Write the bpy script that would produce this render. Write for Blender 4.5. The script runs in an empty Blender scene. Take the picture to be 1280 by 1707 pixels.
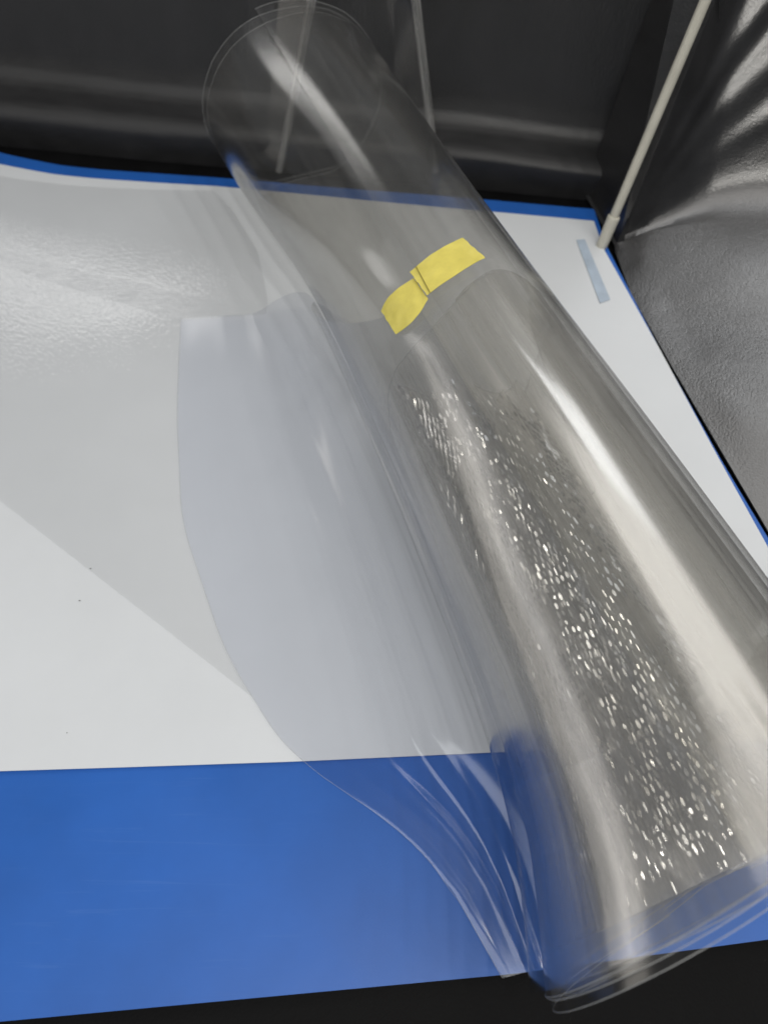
import bpy, bmesh, math, random
from mathutils import Vector, Matrix, noise
random.seed(7)
sc = bpy.context.scene
COL = sc.collection
R = math.radians

# ------------------------------------------------------------------ camera
H = 0.5
PITCH = R(58.0)
F = 1290.0                                  # focal length in photo pixels
cam = bpy.data.cameras.new('camera')
cam.sensor_fit = 'VERTICAL'; cam.sensor_height = 36.0; cam.sensor_width = 36.0
cam.lens = F / 1707.0 * 36.0
cam.clip_start = 0.01; cam.clip_end = 50
cam.dof.use_dof = True; cam.dof.focus_distance = 0.47; cam.dof.aperture_fstop = 6.5
camo = bpy.data.objects.new('camera', cam); COL.objects.link(camo)
camo.location = (0, 0, H); camo.rotation_euler = (math.pi / 2 - PITCH, 0, 0)
sc.camera = camo
sc.cycles.use_denoising = True
sc.cycles.max_bounces = 6; sc.cycles.transparent_max_bounces = 32
sc.cycles.glossy_bounces = 4; sc.cycles.diffuse_bounces = 2; sc.cycles.transmission_bounces = 4
sc.cycles.use_adaptive_sampling = True; sc.cycles.adaptive_threshold = 0.02
sc.cycles.sample_clamp_indirect = 6.0
sc.cycles.caustics_reflective = False; sc.cycles.caustics_refractive = False
sc.view_settings.view_transform = 'Standard'; sc.view_settings.look = 'None'
sc.view_settings.exposure = 0.0; sc.view_settings.gamma = 1.0

# ------------------------------------------------------------------ room light (lamps on the ceiling plus added lights, dim room)
w = bpy.data.worlds.new('World'); sc.world = w; w.use_nodes = True
bg = w.node_tree.nodes['Background']
bg.inputs[0].default_value = (0.93, 0.96, 1.0, 1); bg.inputs[1].default_value = 0.10

def lamp(name, loc, target, sx, sy, radiance, color, shape='RECTANGLE', spread=180):
    l = bpy.data.lights.new(name, 'AREA'); l.shape = shape; l.size = sx; l.size_y = sy
    area = sx * sy * (math.pi / 4 if shape in ('DISK', 'ELLIPSE') else 1)
    l.energy = radiance * math.pi * area; l.color = color; l.spread = R(spread)
    o = bpy.data.objects.new(name, l); COL.objects.link(o); o.location = loc
    d = Vector(target) - Vector(loc); o.rotation_euler = d.to_track_quat('-Z', 'Y').to_euler()
    return o
CEIL = 1.8
lamp('overhead_area_light', (0.98, 1.05, CEIL), (0.98, 1.05, 0), 1.15, 1.0, 2.4, (1.0, 0.965, 0.92))
lamp('overhead_area_light', (1.20, 1.95, CEIL), (1.20, 1.95, 0), 0.60, 0.95, 4.2, (0.97, 0.985, 1.0))  # added light, gives the side flap its grey sheen
lamp('overhead_area_light', (-1.32, 2.60, CEIL), (-1.32, 2.60, 0), 0.95, 0.45, 3.0, (1.0, 0.99, 0.97))
lamp('overhead_area_light', (-0.85, -0.75, CEIL), (-0.85, -0.75, 0), 1.3, 1.0, 2.5, (0.95, 0.975, 1.0))  # added fill light, brightens the lower left of the paper
sl = lamp('added_strip_light', (-2.0, 0.50, 0.92), (0, .5, 0.92), 2.2, 0.42, 2.2, (1.0, 0.945, 0.86))  # added unseen light, makes the warm band on the roll's left
_x = Vector((0, 1.6, 1.5)).normalized(); _z = Vector((-1, 0, 0)); _y = _z.cross(_x)
sl.rotation_euler = Matrix((_x, _y, _z)).transposed().to_euler()
for k in range(10):                          # two staggered rows of small ceiling spots
    x_ = -0.28 + k * 0.175; y_ = (-0.42, -0.14)[k % 2]
    lamp('ceiling_spot', (x_, y_, CEIL), (x_, y_, 0), 0.045, 0.075, 285.0, (1.0, 0.97, 0.91), 'ELLIPSE')

# ------------------------------------------------------------------ pixel helpers
SP, CP = math.sin(PITCH), math.cos(PITCH)
CAM = Vector((0, 0, H))
def ray(u, v):
    a = (u - 640) / F; b = -(v - 853.5) / F
    return Vector((a, CP + b * SP, -SP + b * CP)).normalized()
def fl(u, v, z=0.0):
    d = ray(u, v); return CAM + d * ((z - H) / d.z)

# ------------------------------------------------------------------ node helpers
def newmat(name):
    m = bpy.data.materials.new(name); m.use_nodes = True
    nt = m.node_tree; nt.nodes.clear()
    out = nt.nodes.new('ShaderNodeOutputMaterial')
    return m, nt, out
def N(nt, t, **kw):
    n = nt.nodes.new(t)
    for k, v in kw.items():
        if hasattr(n, k): setattr(n, k, v)
        else: n.inputs[k].default_value = v
    return n
def math_(nt, op, a, b=None, c=None, clamp=False):
    n = nt.nodes.new('ShaderNodeMath'); n.operation = op; n.use_clamp = clamp
    for i, x in enumerate((a, b, c)):
        if x is None: continue
        if isinstance(x, (int, float)): n.inputs[i].default_value = x
        else: nt.links.new(x, n.inputs[i])
    return n.outputs[0]
def ramp(nt, fac, stops):
    n = nt.nodes.new('ShaderNodeValToRGB')
    e = n.color_ramp.elements
    while len(e) < len(stops): e.new(0.5)
    for el, (p, c) in zip(e, stops):
        el.position = p; el.color = c if len(c) == 4 else (*c, 1)
    nt.links.new(fac, n.inputs[0]); return n.outputs[0]
def tex_noise(nt, vec, scale, detail=3, rough=0.5, dist=0.0):
    n = nt.nodes.new('ShaderNodeTexNoise')
    n.inputs['Scale'].default_value = scale; n.inputs['Detail'].default_value = detail
    n.inputs['Roughness'].default_value = rough; n.inputs['Distortion'].default_value = dist
    nt.links.new(vec, n.inputs['Vector']); return n.outputs['Fac']
def bump(nt, height, strength, distance, normal=None):
    b = nt.nodes.new('ShaderNodeBump'); b.inputs['Strength'].default_value = strength
    b.inputs['Distance'].default_value = distance
    nt.links.new(height, b.inputs['Height'])
    if normal: nt.links.new(normal, b.inputs['Normal'])
    return b.outputs['Normal']
def mapping(nt, vec, scale):
    n = nt.nodes.new('ShaderNodeMapping'); n.inputs['Scale'].default_value = scale
    nt.links.new(vec, n.inputs['Vector']); return n.outputs[0]
def coord(nt, kind='UV'):
    return nt.nodes.new('ShaderNodeTexCoord').outputs[kind]

# ------------------------------------------------------------------ materials
def leather(name, base=(0.011, 0.011, 0.012), rough=0.33, grain=0.5, cell=620, spec=.8, coat=0.0):
    m, nt, out = newmat(name)
    p = nt.nodes.new('ShaderNodeBsdfPrincipled'); nt.links.new(p.outputs[0], out.inputs[0])
    uv = coord(nt, 'UV')
    v = nt.nodes.new('ShaderNodeTexVoronoi'); v.inputs['Scale'].default_value = cell
    v.inputs['Randomness'].default_value = 1.0
    wv = nt.nodes.new('ShaderNodeTexNoise'); wv.inputs['Scale'].default_value = cell * .5
    nt.links.new(uv, wv.inputs['Vector'])
    mix = nt.nodes.new('ShaderNodeVectorMath'); mix.operation = 'MULTIPLY_ADD'
    nt.links.new(wv.outputs['Color'], mix.inputs[0]); mix.inputs[1].default_value = (.0012,) * 3
    nt.links.new(uv, mix.inputs[2]); nt.links.new(mix.outputs[0], v.inputs['Vector'])
    h = ramp(nt, v.outputs['Distance'], [(0.0, (1, 1, 1)), (0.55, (.55, .55, .55)), (1.0, (0, 0, 0))])
    big = tex_noise(nt, uv, 26, 4, .6)
    n1 = bump(nt, h, grain, 0.0006)
    n2 = bump(nt, big, 0.12, 0.004, n1)
    nt.links.new(n2, p.inputs['Normal'])
    col = ramp(nt, big, [(0.3, base), (0.75, tuple(c * 1.9 for c in base))])
    nt.links.new(col, p.inputs['Base Color'])
    rr = math_(nt, 'MULTIPLY_ADD', big, 0.22, rough - 0.11)
    nt.links.new(rr, p.inputs['Roughness'])
    p.inputs['Specular IOR Level'].default_value = spec
    p.inputs['Coat Weight'].default_value = coat; p.inputs['Coat IOR'].default_value = 1.9; p.inputs['Coat Roughness'].default_value = .26
    if coat: nt.links.new(n2, p.inputs['Coat Normal'])
    return m
M_BACK = leather('back_leatherette', rough=0.56, grain=0.30, cell=420)
M_FLAP = leather('flap_leatherette', rough=0.33, grain=0.24, cell=560, spec=1.0, coat=0.25)
M_FLOOR = leather('floor_leatherette', base=(0.003, 0.003, 0.0033), rough=0.6, grain=0.15, spec=.08)

def film(name, tint, rough=0.04, haze=0.02, gain=1.0, bumps=None):
    """thin clear plastic sheet: passes light straight through, mirrors at both faces"""
    m, nt, out = newmat(name)
    uv = coord(nt, 'UV')
    nrm = bumps(nt, uv) if bumps else nt.nodes.new('ShaderNodeNewGeometry').outputs['Normal']
    geo = nt.nodes.new('ShaderNodeNewGeometry')
    dp = nt.nodes.new('ShaderNodeVectorMath'); dp.operation = 'DOT_PRODUCT'
    nt.links.new(geo.outputs['Normal'], dp.inputs[0]); nt.links.new(geo.outputs['Incoming'], dp.inputs[1])
    c = math_(nt, 'ABSOLUTE', dp.outputs['Value'])
    om = math_(nt, 'SUBTRACT', 1.0, c, clamp=True)
    f = math_(nt, 'MULTIPLY_ADD', math_(nt, 'POWER', om, 5.0), 0.96, 0.04)
    r = math_(nt, 'DIVIDE', math_(nt, 'MULTIPLY', f, 2.0 * gain), math_(nt, 'ADD', 1.0, f), clamp=True)
    tr = nt.nodes.new('ShaderNodeBsdfTransparent'); tr.inputs[0].default_value = (*tint, 1)
    gl = nt.nodes.new('ShaderNodeBsdfGlossy'); gl.inputs['Roughness'].default_value = rough
    nt.links.new(nrm, gl.inputs['Normal'])
    mx = nt.nodes.new('ShaderNodeMixShader')
    nt.links.new(r, mx.inputs[0]); nt.links.new(tr.outputs[0], mx.inputs[1]); nt.links.new(gl.outputs[0], mx.inputs[2])
    df = nt.nodes.new('ShaderNodeBsdfDiffuse'); df.inputs[0].default_value = (.8, .8, .78, 1)
    tl = nt.nodes.new('ShaderNodeBsdfTranslucent'); tl.inputs[0].default_value = (.8, .8, .78, 1)
    m2 = nt.nodes.new('ShaderNodeMixShader'); m2.inputs[0].default_value = 0.5
    nt.links.new(df.outputs[0], m2.inputs[1]); nt.links.new(tl.outputs[0], m2.inputs[2])
    hz = tex_noise(nt, mapping(nt, uv, (150, 5, 1)), 1.0, 2.0, .7)
    hzf = math_(nt, 'MULTIPLY', math_(nt, 'POWER', hz, 2.0), haze * 4, clamp=True)
    m3 = nt.nodes.new('ShaderNodeMixShader'); nt.links.new(hzf, m3.inputs[0])
    nt.links.new(mx.outputs[0], m3.inputs[1]); nt.links.new(m2.outputs[0], m3.inputs[2])
    nt.links.new(m3.outputs[0], out.inputs[0])
    return m
def peel(scale, strength, dist, wav=0.0):
    def f(nt, uv):
        a = tex_noise(nt, uv, scale, 2, .5)
        n = bump(nt, a, strength, dist)
        if wav:
            n = bump(nt, tex_noise(nt, mapping(nt, uv, (26, 4, 1)), 1.0, 2, .5), 1.0, wav, n)
            n = bump(nt, tex_noise(nt, mapping(nt, uv, (130, 5, 1)), 1.0, 3, .6), 1.0, wav * .35, n)
        return n
    return f
M_FILM = film('clear_film', (0.972, 0.968, 0.958), 0.15, 0.018, 1.0)
M_EMB = film('embossed_film', (0.985, 0.98, 0.97), 0.28, 0.34, 1.8)
M_SPANG = film('pressed_facet', (0.95, 0.95, 0.95), 0.21, 0.01, 8.0)
M_INNER = film('inner_film', (0.985, 0.98, 0.968), 0.28, 0.15, 1.2)
M_TUCK = film('tucked_film', (0.985, 0.98, 0.97), 0.18, 0.07, 1.0)
M_FLAPF = film('loose_film', (0.93, 0.94, 0.97), 0.11, 0.006, 1.0)
M_FLAT = film('flat_film', (1.0, 1.0, 1.0), 0.07, 0.002, 1.0, peel(230, .45, .0007))
M_UP = film('upright_film', (0.97, 0.97, 0.97), 0.14, 0.008, 0.6)

M_FOLD = film('fold_light_streak', (0.9, 0.89, 0.88), 0.25, 0.34, 1.5)  # white haze paints the light streaks along the folds
def edge_mat():
    m, nt, out = newmat('film_edge')
    a = nt.nodes.new('ShaderNodeBsdfTransparent'); a.inputs[0].default_value = (.9, .9, .9, 1)
    b = nt.nodes.new('ShaderNodeBsdfPrincipled'); b.inputs['Base Color'].default_value = (.75, .76, .76, 1)
    b.inputs['Roughness'].default_value = .25
    mx = nt.nodes.new('ShaderNodeMixShader'); mx.inputs[0].default_value = .32
    nt.links.new(a.outputs[0], mx.inputs[1]); nt.links.new(b.outputs[0], mx.inputs[2])
    nt.links.new(mx.outputs[0], out.inputs[0]); return m
M_EDGE = edge_mat()

def simple(name, col, rough=.5, var=.06, scale=30, bmp=0.0, bscale=200, spec=.5, mott=None):
    m, nt, out = newmat(name)
    p = nt.nodes.new('ShaderNodeBsdfPrincipled'); nt.links.new(p.outputs[0], out.inputs[0])
    ob = coord(nt, 'Object')
    n = tex_noise(nt, ob, scale, 5, .6)
    lo = tuple(max(0, c * (1 - var)) for c in col); hi = tuple(min(1, c * (1 + var)) for c in col)
    if mott: hi = mott
    c = ramp(nt, n, [(.3, lo), (.72, hi)])
    nt.links.new(c, p.inputs['Base Color'])
    n2 = tex_noise(nt, ob, scale * 3, 4, .6)
    nt.links.new(math_(nt, 'MULTIPLY_ADD', n2, .16, rough - .08), p.inputs['Roughness'])
    p.inputs['Specular IOR Level'].default_value = spec
    if bmp:
        nt.links.new(bump(nt, tex_noise(nt, ob, bscale, 3), bmp, .0006), p.inputs['Normal'])
    return m
M_BLUE = simple('blue_vinyl', (0.016, 0.115, 0.46), .44, .16, 6, .06, 420, spec=.45)
def scuffs(m, light):
    nt = m.node_tree; p = [n for n in nt.nodes if n.type == 'BSDF_PRINCIPLED'][0]
    old = p.inputs['Base Color'].links[0].from_socket
    a = tex_noise(nt, mapping(nt, coord(nt, 'Object'), (9, 240, 1)), 1.0, 3, .7, .6)
    b = tex_noise(nt, coord(nt, 'Object'), 6, 3, .6)
    f = math_(nt, 'MULTIPLY', ramp(nt, a, [(.60, (0, 0, 0)), (.78, (1, 1, 1))]), ramp(nt, b, [(.42, (0, 0, 0)), (.65, (.35, .35, .35))]))
    mx = nt.nodes.new('ShaderNodeMix'); mx.data_type = 'RGBA'
    nt.links.new(f, mx.inputs[0]); nt.links.new(old, mx.inputs[6]); mx.inputs[7].default_value = (*light, 1)
    nt.links.new(mx.outputs[2], p.inputs['Base Color'])
scuffs(M_BLUE, (0.10, 0.22, 0.55))
M_WHITE = simple('white_sheet', (0.695, 0.72, 0.75), .45, .03, 9, .10, 300)
M_ROD = simple('ivory_plastic', (0.62, 0.60, 0.52), .4, .08, 60, .1, 300)
M_TAPE = simple('yellow_tape', (0.84, 0.73, 0.17), .34, .06, 60, .25, 260)
def tape_clear(m):
    nt = m.node_tree; out = [n for n in nt.nodes if n.type == 'OUTPUT_MATERIAL'][0]; p = [n for n in nt.nodes if n.type == 'BSDF_PRINCIPLED'][0]
    tr = nt.nodes.new('ShaderNodeBsdfTransparent'); tr.inputs[0].default_value = (1, .93, .55, 1)
    nz = tex_noise(nt, coord(nt, 'Object'), 55, 3, .6)
    mx = nt.nodes.new('ShaderNodeMixShader'); nt.links.new(math_(nt, 'MULTIPLY_ADD', nz, .5, -.12, clamp=True), mx.inputs[0])
    nt.links.new(p.outputs[0], mx.inputs[1]); nt.links.new(tr.outputs[0], mx.inputs[2]); nt.links.new(mx.outputs[0], out.inputs[0])
tape_clear(M_TAPE)
M_TAPED = simple('tape_overlap_shade', (0.30, 0.25, 0.05), .6, .1, 90)  # shade of the tape overlap put into a dark colour
M_MARK = simple('pale_blue_stain', (0.43, 0.51, 0.61), .5, .14, 60)
M_SPECK = simple('dark_speck', (0.05, 0.05, 0.05), .6, .1, 60)

# ------------------------------------------------------------------ mesh helpers
def mesh(name, verts, faces, mat, parent=None, uvs=None, smooth=True):
    me = bpy.data.meshes.new(name); me.from_pydata([tuple(v) for v in verts], [], faces)
    if uvs:
        lay = me.uv_layers.new(name='UVMap')
        for l in me.loops: lay.data[l.index].uv = uvs[l.vertex_index]
    me.materials.append(mat)
    if smooth:
        for p in me.polygons: p.use_smooth = True
    me.update()
    o = bpy.data.objects.new(name, me); COL.objects.link(o)
    if parent: o.parent = parent
    return o
def tag(o, label, cat, group=None):
    o['label'] = label; o['category'] = cat
    if group: o['group'] = group
    return o
def empty(name, loc=(0, 0, 0)):
    o = bpy.data.objects.new(name, None); COL.objects.link(o); o.location = loc; o.empty_display_size = .05
    return o
def grid(name, fn, nu, nv, mat, parent=None, uv=None, thick=0.0):
    """fn(i/nu, j/nv) -> Vector ; optional thickness downwards along the vertex normal"""
    vs, us, fs = [], [], []
    for j in range(nv + 1):
        for i in range(nu + 1):
            vs.append(fn(i / nu, j / nv)); us.append(uv(i / nu, j / nv) if uv else (i / nu, j / nv))
    k = nu + 1
    for j in range(nv):
        for i in range(nu):
            fs.append((j * k + i, j * k + i + 1, (j + 1) * k + i + 1, (j + 1) * k + i))
    o = mesh(name, vs, fs, mat, parent, us)
    if thick:
        md = o.modifiers.new('thickness', 'SOLIDIFY'); md.thickness = thick; md.offset = -1
        o.modifiers.new('crisp', 'EDGE_SPLIT').split_angle = R(40)
    return o
def lerp(a, b, t): return a + (b - a) * t
def sstep(a, b, x):
    t = min(1, max(0, (x - a) / (b - a))); return t * t * (3 - 2 * t)
def table(tb, x):
    if x <= tb[0][0]: return tb[0][1]
    for (x0, y0), (x1, y1) in zip(tb, tb[1:]):
        if x <= x1:
            t = (x - x0) / (x1 - x0); return y0 + (y1 - y0) * t
    return tb[-1][1]
def smooth_table(tb, x, wdt):
    return sum(table(tb, x + wdt * q) for q in (-1, -.5, 0, .5, 1)) / 5

# ------------------------------------------------------------------ the setting
def struct(o): o['kind'] = 'structure'; return o
fo = grid('floor', lambda a, b: Vector((-1.6 + 3.2 * a, -.9 + 2.6 * b, -0.004)), 2, 2, M_FLOOR,
          uv=lambda a, b: (3.2 * a, 2.6 * b))
struct(fo)
# padded back wall: foot, rounded ledge, upper panel
WB = [(-1.3, .93), (-.41, .785), (-.175, .748), (.10, .708), (.205, .693), (.30, .68)]
prof = [(0.0, -.004), (0.0, .006), (.0, .018), (.0, .026)]
prof += [(.016 - .016 * math.cos(R(q_)), .026 + .014 * math.sin(R(q_))) for q_ in range(12, 88, 12)]
_x, _z = prof[-1]
prof += [(_x + .011, _z + .0009), (_x + .022, _z + .0024), (_x + .029, _z + .006), (_x + .036, _z + .013), (_x + .040, _z + .026), (_x + .043, _z + .05), (_x + .046, _z + .09), (_x + .049, _z + .14), (_x + .053, _z + .18), (_x + .060, _z + .20), (_x + .085, _z + .207), (_x + .2, _z + .207)]
plen = [0]
for (a, b), (c, d) in zip(prof, prof[1:]): plen.append(plen[-1] + math.hypot(c - a, d - b))
def wallf(a, b):
    x = lerp(-1.3, .30, a); y = table(WB, x)
    q = b * (len(prof) - 1); i = min(int(q), len(prof) - 2); f = q - i
    py = lerp(prof[i][0], prof[i + 1][0], f); pz = lerp(prof[i][1], prof[i + 1][1], f)
    wob = noise.noise(Vector((x * 5, b * 2.5, 3.1)))
    pz2 = pz + (0.004 * noise.noise(Vector((x * 6, 1, 0))) if .02 < pz < .2 else 0) - .010 * sstep(-.3, .2, x) * sstep(.02, .05, pz)
    return Vector((x, y + py + .004 * wob, pz2))
bw = grid('back_wall', wallf, 70, 68, M_BACK,
          uv=lambda a, b: (1.6 * a, lerp(0, 1, b) * plen[-1])); struct(bw)

# ------------------------------------------------------------------ blue mat
def lift(x, y):                              # the rear left of the mat rides up a little
    return .016 * sstep(-.28, -.52, x) * sstep(.45, .80, y)
MATB = [(-.75, .825), (-.47, .772), (-.40, .748), (-.34, .736), (-.175, .718), (.208, .667), (.40, .64)]
MATF = [(-.75, -.06), (-.207, -.012), (.07, .010), (.218, .027), (.45, .05)]
MATR = [(-.05, .375), (.03, .350), (.14, .322), (.27, .288), (.36, .265), (.468, .241), (.608, .2135), (.67, .209)]
PAPB = [(-.75, .795), (-.47, .748), (-.40, .727), (-.34, .716), (-.173, .700), (.205, .644), (.40, .62)]
PAPF = [(-.75, .10), (-.241, .118), (-.057, .124), (.03, .128), (.30, .140)]
PAPR = [(.10, .325), (.14, .316), (.273, .281), (.468, .239), (.60, .2085), (.644, .205)]
def patch(TB, TF, TR, z0, xl=-.75):
    def f(a, b):
        xa = lerp(xl, .25, a)
        y = lerp(table(TF, xa), table(TB, xa), b)
        x = lerp(xl, table(TR, y), a)
        y = lerp(table(TF, x), table(TB, x), b)
        return Vector((x, y, z0 + lift(x, y) + .0008 * noise.noise(Vector((x * 7, y * 7, z0 * 900)))))
    return f
mat_o = grid('blue_mat', patch(MATB, MATF, MATR, .0045), 70, 60, M_BLUE, thick=.003)
tag(mat_o, 'bright blue vinyl mat lying on the black floor under the white sheet', 'mat')
pap = empty('white_sheet', (0, 0, 0.006))
po = grid('paper', patch(PAPB, PAPF, PAPR, .0015), 70, 60, M_WHITE, pap, thick=.0010)
tag(pap, 'large matt white sheet lying on the blue mat under the clear roll', 'paper')
q = [fl(957, 412), fl(971, 411), fl(1013, 511), fl(996, 517)]
def markf(a, b):
    p = q[0].lerp(q[1], a).lerp(q[3].lerp(q[2], a), b); p.z = .0026 - .0; return p
mk = grid('pale_blue_smear', lambda a, b: markf(a, b), 2, 6, M_MARK, pap)
mk['label'] = 'pale blue smear on the white sheet'
for (u, v, s) in ((140, 1010, 3), (158, 957, 3), (120, 1228, 2)):
    c = fl(u, v); r_ = s * .0002
    pts = [Vector((c.x + r_ * (1 + .5 * (k % 2)) * math.cos(k), c.y + .6 * r_ * math.sin(k), .0026)) for k in range(6)]
    mesh('speck', pts, [tuple(range(6))], M_SPECK, pap)

# ------------------------------------------------------------------ right flap of black leatherette
FBASE = [(0, .2215), (.12, .2275), (.30, .2485), (.62, .293), (1.0, .362), (1.4, .44)]       # along the mat: x
FBASY = [(0, .6150), (.12, .5480), (.30, .4550), (.62, .270), (1.0, .030), (1.4, -.25)]        # and y
CRX = [(0, .2260), (.12, .262), (.30, .318), (.62, .42), (1.0, .58), (1.4, .85)]               # fold where the wall rises: x
CRY = [(0, .6180), (.12, .634), (.30, .648), (.62, .648), (1.0, .63), (1.4, .58)]
NFL, NWL, NS = 30, 60, 120
WG = Vector((.10, .995, 0))
def flapcol(a):
    out = []
    if a < 0:                                # strip tucked behind the rod
        q_ = -a / .25
        f0 = Vector((.2235 - .020 * q_, .6150 + .085 * q_, .001)); c0 = Vector((.226 - .020 * q_, .618 + .085 * q_, .002))
    else:
        f0 = Vector((table(FBASE, a), table(FBASY, a), .0015)); c0 = Vector((table(CRX, a), table(CRY, a), 0))
        c0.z = f0.z + .05 * (c0 - f0).length
    L = (c0 - f0).length
    for i in range(NFL):
        p = f0.lerp(c0, i / NFL); d0 = i / NFL * L
        p.z += .0035 * noise.noise(Vector((p.x * 9, p.y * 9, 2))) * sstep(0, .06, d0) * sstep(0, .12, max(a, 0))
        out.append(p)
    p = c0.copy(); dh = .40 / NWL
    g = WG if a >= 0 else Vector((.55, .83, 0))
    fil = .006 + .055 * sstep(0, .5, max(a, 0))
    h = 0
    ph_end = 71 - 17 * sstep(.03, .28, a)
    for i in range(NWL + 1):
        ph = R(lerp(5 if a > .02 else 60, ph_end, sstep(-.2 * fil, fil, h)))
        u = g * math.cos(ph) + Vector((0, 0, 1)) * math.sin(ph)
        nrm = Vector((0, 0, 1)) * math.cos(ph) - g * math.sin(ph)
        dist = max(0.0, c0.x - .226)
        ang = math.atan2(h, dist + .004)
        am = .0020 * sstep(.02, .14, h) * sstep(.25, .6, ang) * sstep(.005, .03, dist)
        off = am * (math.sin(ang * 26 + 2.2 * noise.noise(Vector((ang * 3, h * 6, 1)))) + .5 * math.sin(ang * 11 + 1)) \
            + .006 * noise.noise(Vector((c0.x * 8, h * 6, 9))) * sstep(0, .06, h) * sstep(.01, .06, dist)
        out.append(p + nrm * off)
        p = p + u * dh; h += dh
    return out
fcols = [flapcol(lerp(-.25, 1.4, (k / NS) ** 1.0)) for k in range(NS + 1)]
def flapf(a, b): return fcols[round(a * NS)][round(b * (NFL + NWL))]
_us = []
for k in range(NS + 1):
    acc = -sum((q1 - q0).length for q0, q1 in zip(fcols[k][:NFL], fcols[k][1:NFL + 1])); row = []
    for q0, q1 in zip(fcols[k], fcols[k][1:] + [fcols[k][-1]]):
        row.append((fcols[k][NFL].x + .3 * max(0, -acc) * 0 + (q0.x - fcols[k][NFL].x), acc)); acc += (q1 - q0).length
    _us.append(row)
fl_o = grid('side_flap', flapf, NS, NFL + NWL, M_FLAP, uv=lambda a, b: _us[round(a * NS)][round(b * (NFL + NWL))], thick=.0015)
tag(fl_o, 'creased black grained leatherette flap rising from the floor right of the ivory rod', 'side panel')

# ------------------------------------------------------------------ ivory rod in the corner
rod = empty('corner_rod', (.2075, .6075, 0.006))
def tube(name, p0, p1, r0, r1, mat, parent, n=20, rings=6, flat=1.0):
    p0, p1 = Vector(p0), Vector(p1); d = (p1 - p0).normalized()
    s = d.cross(Vector((0, 1, 0))).normalized(); t = s.cross(d)
    vs, fs = [], []
    for j in range(rings + 1):
        c = p0.lerp(p1, j / rings); r = lerp(r0, r1, j / rings)
        for i in range(n):
            a = 2 * math.pi * i / n; vs.append(c + s * math.cos(a) * r + t * math.sin(a) * r * flat)
    for j in range(rings):
        for i in range(n):
            fs.append((j * n + i, j * n + (i + 1) % n, (j + 1) * n + (i + 1) % n, (j + 1) * n + i))
    fs.append(tuple(reversed(range(n)))); fs.append(tuple(range(rings * n, rings * n + n)))
    o = mesh(name, vs, fs, mat, parent)
    md = o.modifiers.new('b', 'BEVEL'); md.width = min(r0, r1) * .12; md.segments = 2; md.limit_method = 'ANGLE'
    return o
top = Vector((.060, .064, .30))
tube('shaft', top * .05, top, .0042, .0044, M_ROD, rod)
tube('collar', (0, 0, 0), top * .10, .0052, .0058, M_ROD, rod)
tag(rod, 'slim ivory plastic rod with a collar at the foot in the black corner', 'rod')

# ------------------------------------------------------------------ the clear roll
AZ = -.381
AX = Vector((math.sin(AZ), math.cos(AZ), 0)); SD = Vector((math.cos(AZ), -math.sin(AZ), 0)); UP = Vector((0, 0, 1))
R0 = .082
O = Vector((.205, 0, R0 + .006))
T0, T1 = .058, .765
RL = [(.0, .146), (.03, .134), (.08, .108), (.14, .0915), (.26, .082), (.36, .075), (.52, .069), (.60, .074), (.70, .089), (.80, .092)]
RR = [(.0, .082), (.6, .082), (.80, .086)]
def rad(ang, t):
    s = math.sin(ang)
    base = smooth_table(RR, t, .04)
    l = smooth_table(RL, t, .05) - base
    return base + (l * abs(s) ** 1.3 if s < 0 else 0)
def tubept(ang, t, dr=0.0):
    r = rad(ang, t) + dr
    p = O + AX * t + SD * (r * math.sin(ang)) + UP * (r * math.cos(ang))
    p.z = max(p.z, .0088 + max(0, -dr) * .6)
    return p
roll = empty('clear_film_roll', tuple(O + AX * .4 - UP * R0 + UP * .002))
def rel(v): return v - Vector(roll.location)
TURNS = 2.15; A0 = R(-19); GAP = .0021; NA = 640; NT = 90
def windf(a, b):
    th = A0 + a * TURNS * 2 * math.pi
    k = a * TURNS
    te = lerp(T0 - .014 * max(0, -math.sin(th)) + .004 * math.sin(k * 2.1), T1 + .006 * math.sin(k * 1.7 + 1), b)
    wave = .0011 * math.sin(2 * th + 4 * te + k) + .0022 * k / TURNS * noise.noise(Vector((math.cos(th) * 1.2, math.sin(th) * 1.2 + k * .3, te * 4)))
    x_ = a * TURNS * .52; y_ = b * .75
    wave += .0011 * noise.noise(Vector((x_ * 26, y_ * 4, k * .5))) + .00022 * noise.noise(Vector((x_ * 110, y_ * 5, 7.0)))
    dth = math.atan2(math.sin(th - math.radians(table([(.38, -34), (.41, -36), (.50, -50), (.62, -80)], te))), math.cos(th - math.radians(table([(.38, -34), (.41, -36), (.50, -50), (.62, -80)], te))))
    wave += .0062 * math.exp(-(dth / R(11)) ** 2) * sstep(.37, .43, te) * sstep(.68, .60, te) * (1 if k < 1 else .6)
    dt2 = math.atan2(math.sin(th - R(22)), math.cos(th - R(22)))
    wave -= .0045 * math.exp(-(dt2 / R(16)) ** 2 - ((te - .40) / .055) ** 2)
    loose = .0015 * math.exp(-(a * TURNS / .06) ** 2) * (1 - math.exp(-((te - .42) / .05) ** 2))
    return rel(tubept(th, te, -GAP * k + wave + loose))
grid('wound_sheet', windf, NA, NT, M_FILM, roll, uv=lambda a, b: (a * TURNS * .52, b * .75))
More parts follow.
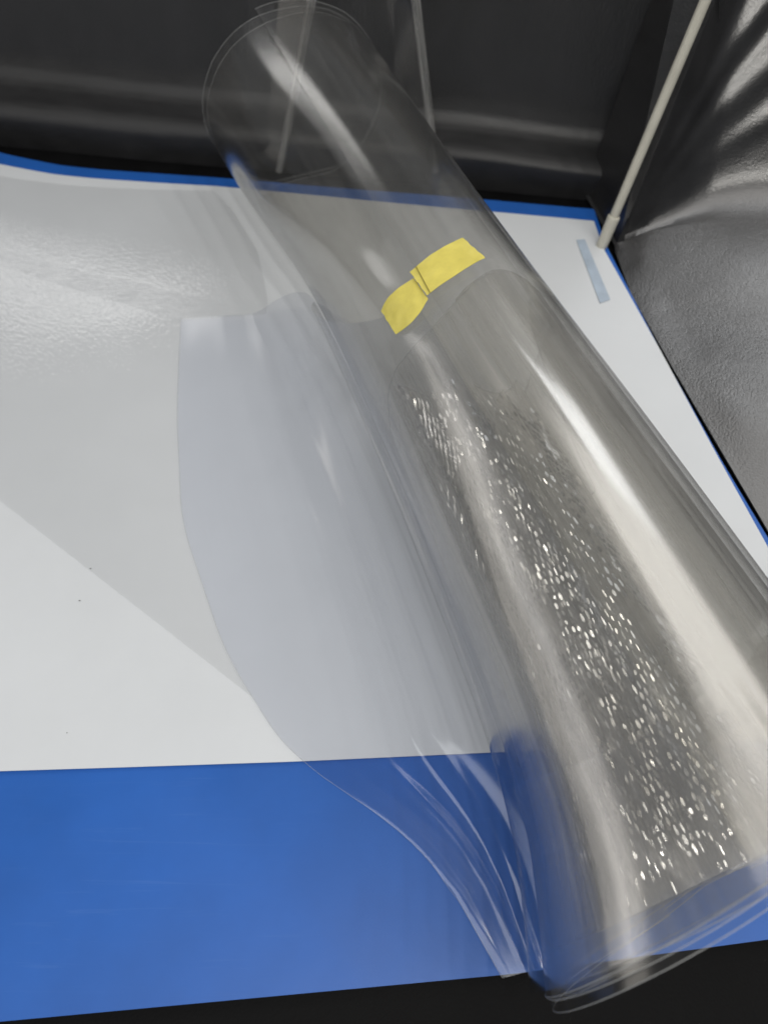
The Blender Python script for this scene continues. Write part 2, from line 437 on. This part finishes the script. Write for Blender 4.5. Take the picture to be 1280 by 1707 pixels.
# two short embossed sheets lying curled in the bottom of the near half of the roll
def embossed(dr, a0, a1, tend, seed):
    def f(a, b):
        th = lerp(R(a0), R(a1), a)
        te = lerp(T0 + .002, tend + .03 * math.sin(th * 2.0 + seed) + .008 * math.sin(9 * th + seed), b)
        x = th * .07; y = te
        n0 = .004 * noise.noise(Vector((x * 40, y * 30, seed))); n1 = .008 * noise.noise(Vector((x * 30, y * 30, seed + 5)))
        h = .00025 * math.sin(2 * math.pi * (x + n0) / .022) + .0003 * math.sin(2 * math.pi * (y + n1 + .3 * x) / .06)
        return rel(tubept(th, te, dr + h))
    return f
emb1 = embossed(-.0105, 128, 228, .425, 1.3); emb2 = embossed(-.0145, 138, 218, .395, 4.1)
l1 = grid('embossed_liner', emb1, 110, 70, M_EMB, roll, uv=lambda a, b: (a * .16, b * .40))
grid('embossed_liner', emb2, 90, 70, M_EMB, roll, uv=lambda a, b: (a * .13, b * .36))
# the pressed facets of the liner, each a small flat lozenge with its own slant
def facets(fn, nx, ny, seed, size):
    rnd = random.Random(seed); vs, fs = [], []
    for i in range(nx):
        for j in range(ny):
            a = (i + .5 + rnd.uniform(-.09, .09) + .5 * (j % 2)) / (nx + .5); b = (j + .5 + rnd.uniform(-.10, .10)) / ny
            if rnd.random() > sstep(-.02, .16, b) + .12 or rnd.random() > 1.05 - sstep(.86, 1.02, b) * .6 or rnd.random() < .10 or noise.noise(Vector((a * 9, b * 14, seed))) < -.30: continue
            p = fn(a, b); du = (fn(a + .004, b) - fn(a - .004, b)).normalized(); dv = (fn(a, min(1, b + .004)) - fn(a, max(0, b - .004))).normalized()
            n = dv.cross(du).normalized()
            if n.z < 0: n = -n
            tx = R(7) * noise.noise(Vector((a * 16, b * 22, seed + 3))) * 1.4 + R(rnd.gauss(0, 3))
            ty = R(9) * noise.noise(Vector((a * 12, b * 30, seed + 8))) * 1.4 + R(rnd.gauss(0, 3.2)) + R(5 + 15 * b)
            eu = (du + n * math.tan(tx)).normalized(); ev = (dv + n * math.tan(ty)).normalized()
            k0 = len(vs); sx = size * rnd.uniform(.5, 1.25) * .5; sy = size * rnd.uniform(1.6, 3.8) * .5
            for q_ in range(6):
                an = q_ * math.pi / 3
                vs.append(p + n * .0008 + eu * math.sin(an) * sx + ev * math.cos(an) * sy)
            fs.append(tuple(range(k0, k0 + 6)))
    o = mesh('pressed_facets', vs, fs, M_SPANG, roll, [(v.x, v.y) for v in vs], smooth=False)
    o['kind'] = 'stuff'
facets(emb1, 42, 76, 3, .0022)
facets(emb2, 24, 50, 8, .0020)
def ribbon(name, pts, r, parent, mat=M_EDGE, n=5):
    vs, fs = [], []
    for i, p in enumerate(pts):
        d = (pts[min(i + 1, len(pts) - 1)] - pts[max(i - 1, 0)]).normalized()
        s = d.cross(Vector((.3, .2, .9))).normalized(); t = s.cross(d)
        for k in range(n):
            a = 2 * math.pi * k / n; vs.append(p + s * math.cos(a) * r + t * math.sin(a) * r)
    for i in range(len(pts) - 1):
        for k in range(n):
            fs.append((i * n + k, i * n + (k + 1) % n, (i + 1) * n + (k + 1) % n, (i + 1) * n + k))
    return mesh(name, vs, fs, mat, parent)
def innf(a, b):
    th = R(-10) + a * R(395)
    te = lerp(T0 + .006, .395 + .022 * math.sin(th + .6) + .006 * math.sin(4 * th), b)
    return rel(tubept(th, te, -.0072 - .0022 * a + .0009 * noise.noise(Vector((a * 40, te * 5, 3))) + .0012 * math.sin(2 * th + 6 * te)))
grid('inner_sheet', innf, 320, 60, M_INNER, roll, uv=lambda a, b: (a * .5, b * .36))
# ends of further layers showing inside the near mouth of the roll
def tucked(dr, t1, a0, a1, ph):
    def f(a, b):
        th = lerp(R(a0), R(a1), a)
        te = lerp(T0 - .010 * max(0, -math.sin(th)) + .0025 * math.sin(2 * th + ph), t1 + .006 * math.sin(3 * th + ph), b)
        return rel(tubept(th, te, dr + .0012 * math.sin(2 * th + ph + 20 * te) + .0006 * noise.noise(Vector((th * 5, te * 20, ph)))))
    return f
for dr_, t1_, a0_, a1_, ph_ in ((-.0018, .13, -150, 190, .4), (-.0052, .105, -130, 200, 2.0), (-.0086, .15, -160, 170, 3.6), (-.0125, .09, -100, 160, 5.0)):
    tf = tucked(dr_, t1_, a0_, a1_, ph_)
    tk = grid('tucked_layer', tf, 120, 14, M_TUCK, roll, uv=lambda a, b: (a * .5, b * .08))
    ribbon('cut_edge', [tf(i / 160, 0) for i in range(161)], .00024, roll)
# added curl inside the right side, its rounded edge drawing a ring-shaped reflection
def curlf(a, b):
    th = lerp(R(38), R(128), a)
    te = lerp(.16, .30 + .135 * math.sin(math.pi * min(1, a * 1.05)) ** .7, b)
    return rel(tubept(th, te, -.010 - .004 * math.sin(math.pi * a) + .001 * math.sin(9 * te + 3 * th)))
grid('reflection_curl', curlf, 50, 40, M_FILM, roll, uv=lambda a, b: (a * .12, b * .25))
# cut edges of the plastic, at both ends and along the taped seam
ribbon('cut_edge', [windf(i / 400, 0) for i in range(401)], .00026, roll)
ribbon('cut_edge', [innf(i / 160, 0) for i in range(161)], .00022, roll)
ribbon('cut_edge', [emb1(i / 100, 0) for i in range(101)], .00022, roll)
ribbon('cut_edge', [windf(i / 400, 1) for i in range(401)], .00018, roll)
ribbon('cut_edge', [innf(i / 160, 1) for i in range(161)], .00035, roll)
ribbon('cut_edge', [curlf(i / 80, 1) for i in range(81)], .0006, roll)
ribbon('cut_edge', [emb1(i / 160, 1) for i in range(161)], .0003, roll)

# loose outer turn: leaves the roll low on its left and lies out on the paper
FE = [(-.03, .088), (.010, .063), (.05, .040), (.085, .012), (.124, -.057), (.194, -.106), (.298, -.150), (.40, -.168), (.508, -.180), (.56, -.182)]
def flapedge(y): return table(FE, y)
def loosef(a, b):
    # b along the roll, a from the free edge (0) up onto the roll (1)
    y = lerp(.008, .508, b)
    e = Vector((smooth_table(FE, y, .02) if .05 < y < .48 else flapedge(y), y, .0092))
    t = lerp(T0 + .004, .56, b)
    tend = .575 - .165 * sstep(.5, 1.0, a)
    t = lerp(T0 - .006, tend, b)
    ang0 = R(-128)
    j = tubept(ang0, t, .0015)               # where it joins the side of the roll
    if a < .6:
        q_ = a / .6
        foot = Vector((j.x - .006, j.y, .0092))
        p = e.lerp(foot, q_); 
        p.z = .0092 + (j.z - .0092) * sstep(.45, 1.0, q_) ** 1.4 + .0035 * math.sin(q_ * math.pi) + .0012 * math.sin(q_ * 9 + b * 5) * q_ + .0008 * noise.noise(Vector((q_ * 6, b * 5, 3)))
        p.z += (0.0015 * math.exp(-((q_ - .62 - .06 * math.sin(b * 5)) / .055) ** 2) + 0.001 * math.exp(-((q_ - .40 + .1 * b) / .05) ** 2)) * sstep(1.0, .8, b)
        p = p.lerp(j, sstep(.75, 1.0, q_))
        return rel(p)
    q_ = (a - .6) / .4
    return rel(tubept(lerp(ang0, R(-26), q_), t, .0015 + .004 * math.sin(q_ * math.pi)))
grid('loose_turn', loosef, 90, 60, M_FLAPF, roll, uv=lambda a, b: (a * .3, b * .5))

ribbon('cut_edge', [loosef(0, i / 80) for i in range(81)], .00012, roll)

# yellow tape on the seam
def tubehit(u, v):
    d = ray(u, v); w_ = CAM - O
    dp = d - AX * d.dot(AX); wp = w_ - AX * w_.dot(AX)
    r_ = R0 + .001
    for it in range(6):
        A = dp.dot(dp); B = 2 * dp.dot(wp); C = wp.dot(wp) - r_ * r_
        tt = (-B - math.sqrt(max(0, B * B - 4 * A * C))) / (2 * A)
        P = CAM + d * tt; t = (P - O).dot(AX); n_ = P - O - AX * t
        ang = math.atan2(n_.dot(SD), n_.dot(UP))
        r_ = rad(ang, t)
    return ang, t
def qb(p0, p1, p2, t): return tuple((1 - t) ** 2 * a + 2 * t * (1 - t) * b + t * t * c for a, b, c in zip(p0, p1, p2))
def coons(topc, botc):
    def f(a, b):
        p = qb(*topc, a); q_ = qb(*botc, a)
        return (lerp(p[0], q_[0], b), lerp(p[1], q_[1], b))
    return f
def tapepiece(name, pix, dr, nu=24, nv=10, mat=M_TAPE):
    def f(a, b):
        u, v = pix(a, b)
        jg = (2.2 * math.sin(b * 17 + dr(0, 0) * 900) + 1.5 * math.sin(b * 41)) * max(0, abs(a - .5) * 2 - .9) * 4 if nu > 4 else 0
        u += jg * .5; v += .4 * math.sin(a * 11 + b * 3) * (abs(b - .5) > .45)
        ang, t = tubehit(u, v)
        return rel(tubept(ang, t, dr(a, b)))
    return grid(name, f, nu, nv, mat, roll, thick=.00025)
wr = lambda a, b: .0005 * noise.noise(Vector((a * 5, b * 4, 2)))
tapepiece('tape_strip', coons(((688, 463), (728, 424), (769, 408)), ((716, 502), (765, 463), (805, 441))), lambda a, b: .0050 + .0006 * (1 - a) + wr(a, b))
tapepiece('tape_strip', coons(((643, 523), (652, 496), (693, 470)), ((667, 562), (701, 546), (716, 504))), lambda a, b: .0046 + .0010 * math.sin(a * 3.1) - .0012 * a + wr(a, b) * 1.2)
tapepiece('overlap_shade', coons(((697, 456), (697.6, 455.6), (698.2, 455.2)), ((720, 498.5), (720.6, 498.1), (721.2, 497.7))), lambda a, b: .0062, 1, 8, M_TAPED)  # dark strip painting the shade where the tape pieces overlap
tag(roll, 'large loose roll of clear plastic film held by two pieces of yellow tape', 'film roll')

# ------------------------------------------------------------------ clear sheet lying flat on the white sheet
RC2 = [(.46, -.176), (.508, -.180), (.512, -.105), (.535, -.105), (.60, -.120), (.66, -.150), (.69, -.172)]
def flatf(a, b):
    pl = Vector((-.62, lerp(fl(0, 690).y + .155, .760, b), 0))
    yr = lerp(.165, .690, b)
    pr = Vector(((smooth_table(FE, yr, .02) if yr < .48 else table(RC2, yr)), yr, 0))
    p = pl.lerp(pr, a)
    p.y += sstep(.5, 1, b) * (-.018) * math.sin(math.pi * a) 
    p.z = .0100 + lift(p.x, p.y) + .0012 * noise.noise(Vector((p.x * 9, p.y * 9, 4)))
    return p
fs = grid('clear_film_sheet', flatf, 60, 60, M_FLAT, uv=lambda a, b: (a * .56, b * .5))
fs.location.z = -.0012
tag(fs, 'flat clear film sheet lying on the white sheet left of the roll', 'film sheet')

# ------------------------------------------------------------------ clear film curl standing behind the roll
up = empty('upright_film', (-.055, .735, .0))
def ypl(u, v, y):
    d = ray(u, v); return CAM + d * (y / d.y)
UPX = [(404, 284, 418, -60, .742, .790), (440, 284, 470, -60, .735, .778), (466, 284, 531, -60, .726, .762), (520, 284, 575, -60, .737, .782), (590, 284, 620, -60, .738, .786), (650, 284, 662, -60, .733, .778), (726, 284, 686, -60, .716, .760), (736, 290, 716, -60, .724, .775)]
def upf(a, b):
    q_ = a * (len(UPX) - 1); i = min(int(q_), len(UPX) - 2); f = q_ - i
    f = f * f * (3 - 2 * f)
    e = [lerp(UPX[i][k], UPX[i + 1][k], f) for k in range(6)]
    p = ypl(e[0], e[1], e[4]).lerp(ypl(e[2], e[3], e[5]), b)
    p.z = max(p.z, .001)
    return p - Vector(up.location)
grid('curled_sheet', upf, 140, 20, M_UP, up, uv=lambda a, b: (a * .3, b * .34))
def foldf(k):
    def f(a, b):
        e = UPX[k]; p = ypl(e[0], e[1], e[4]).lerp(ypl(e[2], e[3], e[5]), b); p.z = max(p.z, .001)
        an = lerp(R(-100), R(100), a); r = .0042
        return p + Vector((r * math.sin(an), -r * math.cos(an) - .0005, 0)) - Vector(up.location)
    return f
for k in (2, 6):
    grid('fold', foldf(k), 12, 20, M_FOLD, up, uv=lambda a, b: (a * .02, b * .3))  # hazy strips painting two pale light streaks on the curl
tag(up, 'clear film curl standing upright behind the roll against the black wall', 'film sheet')
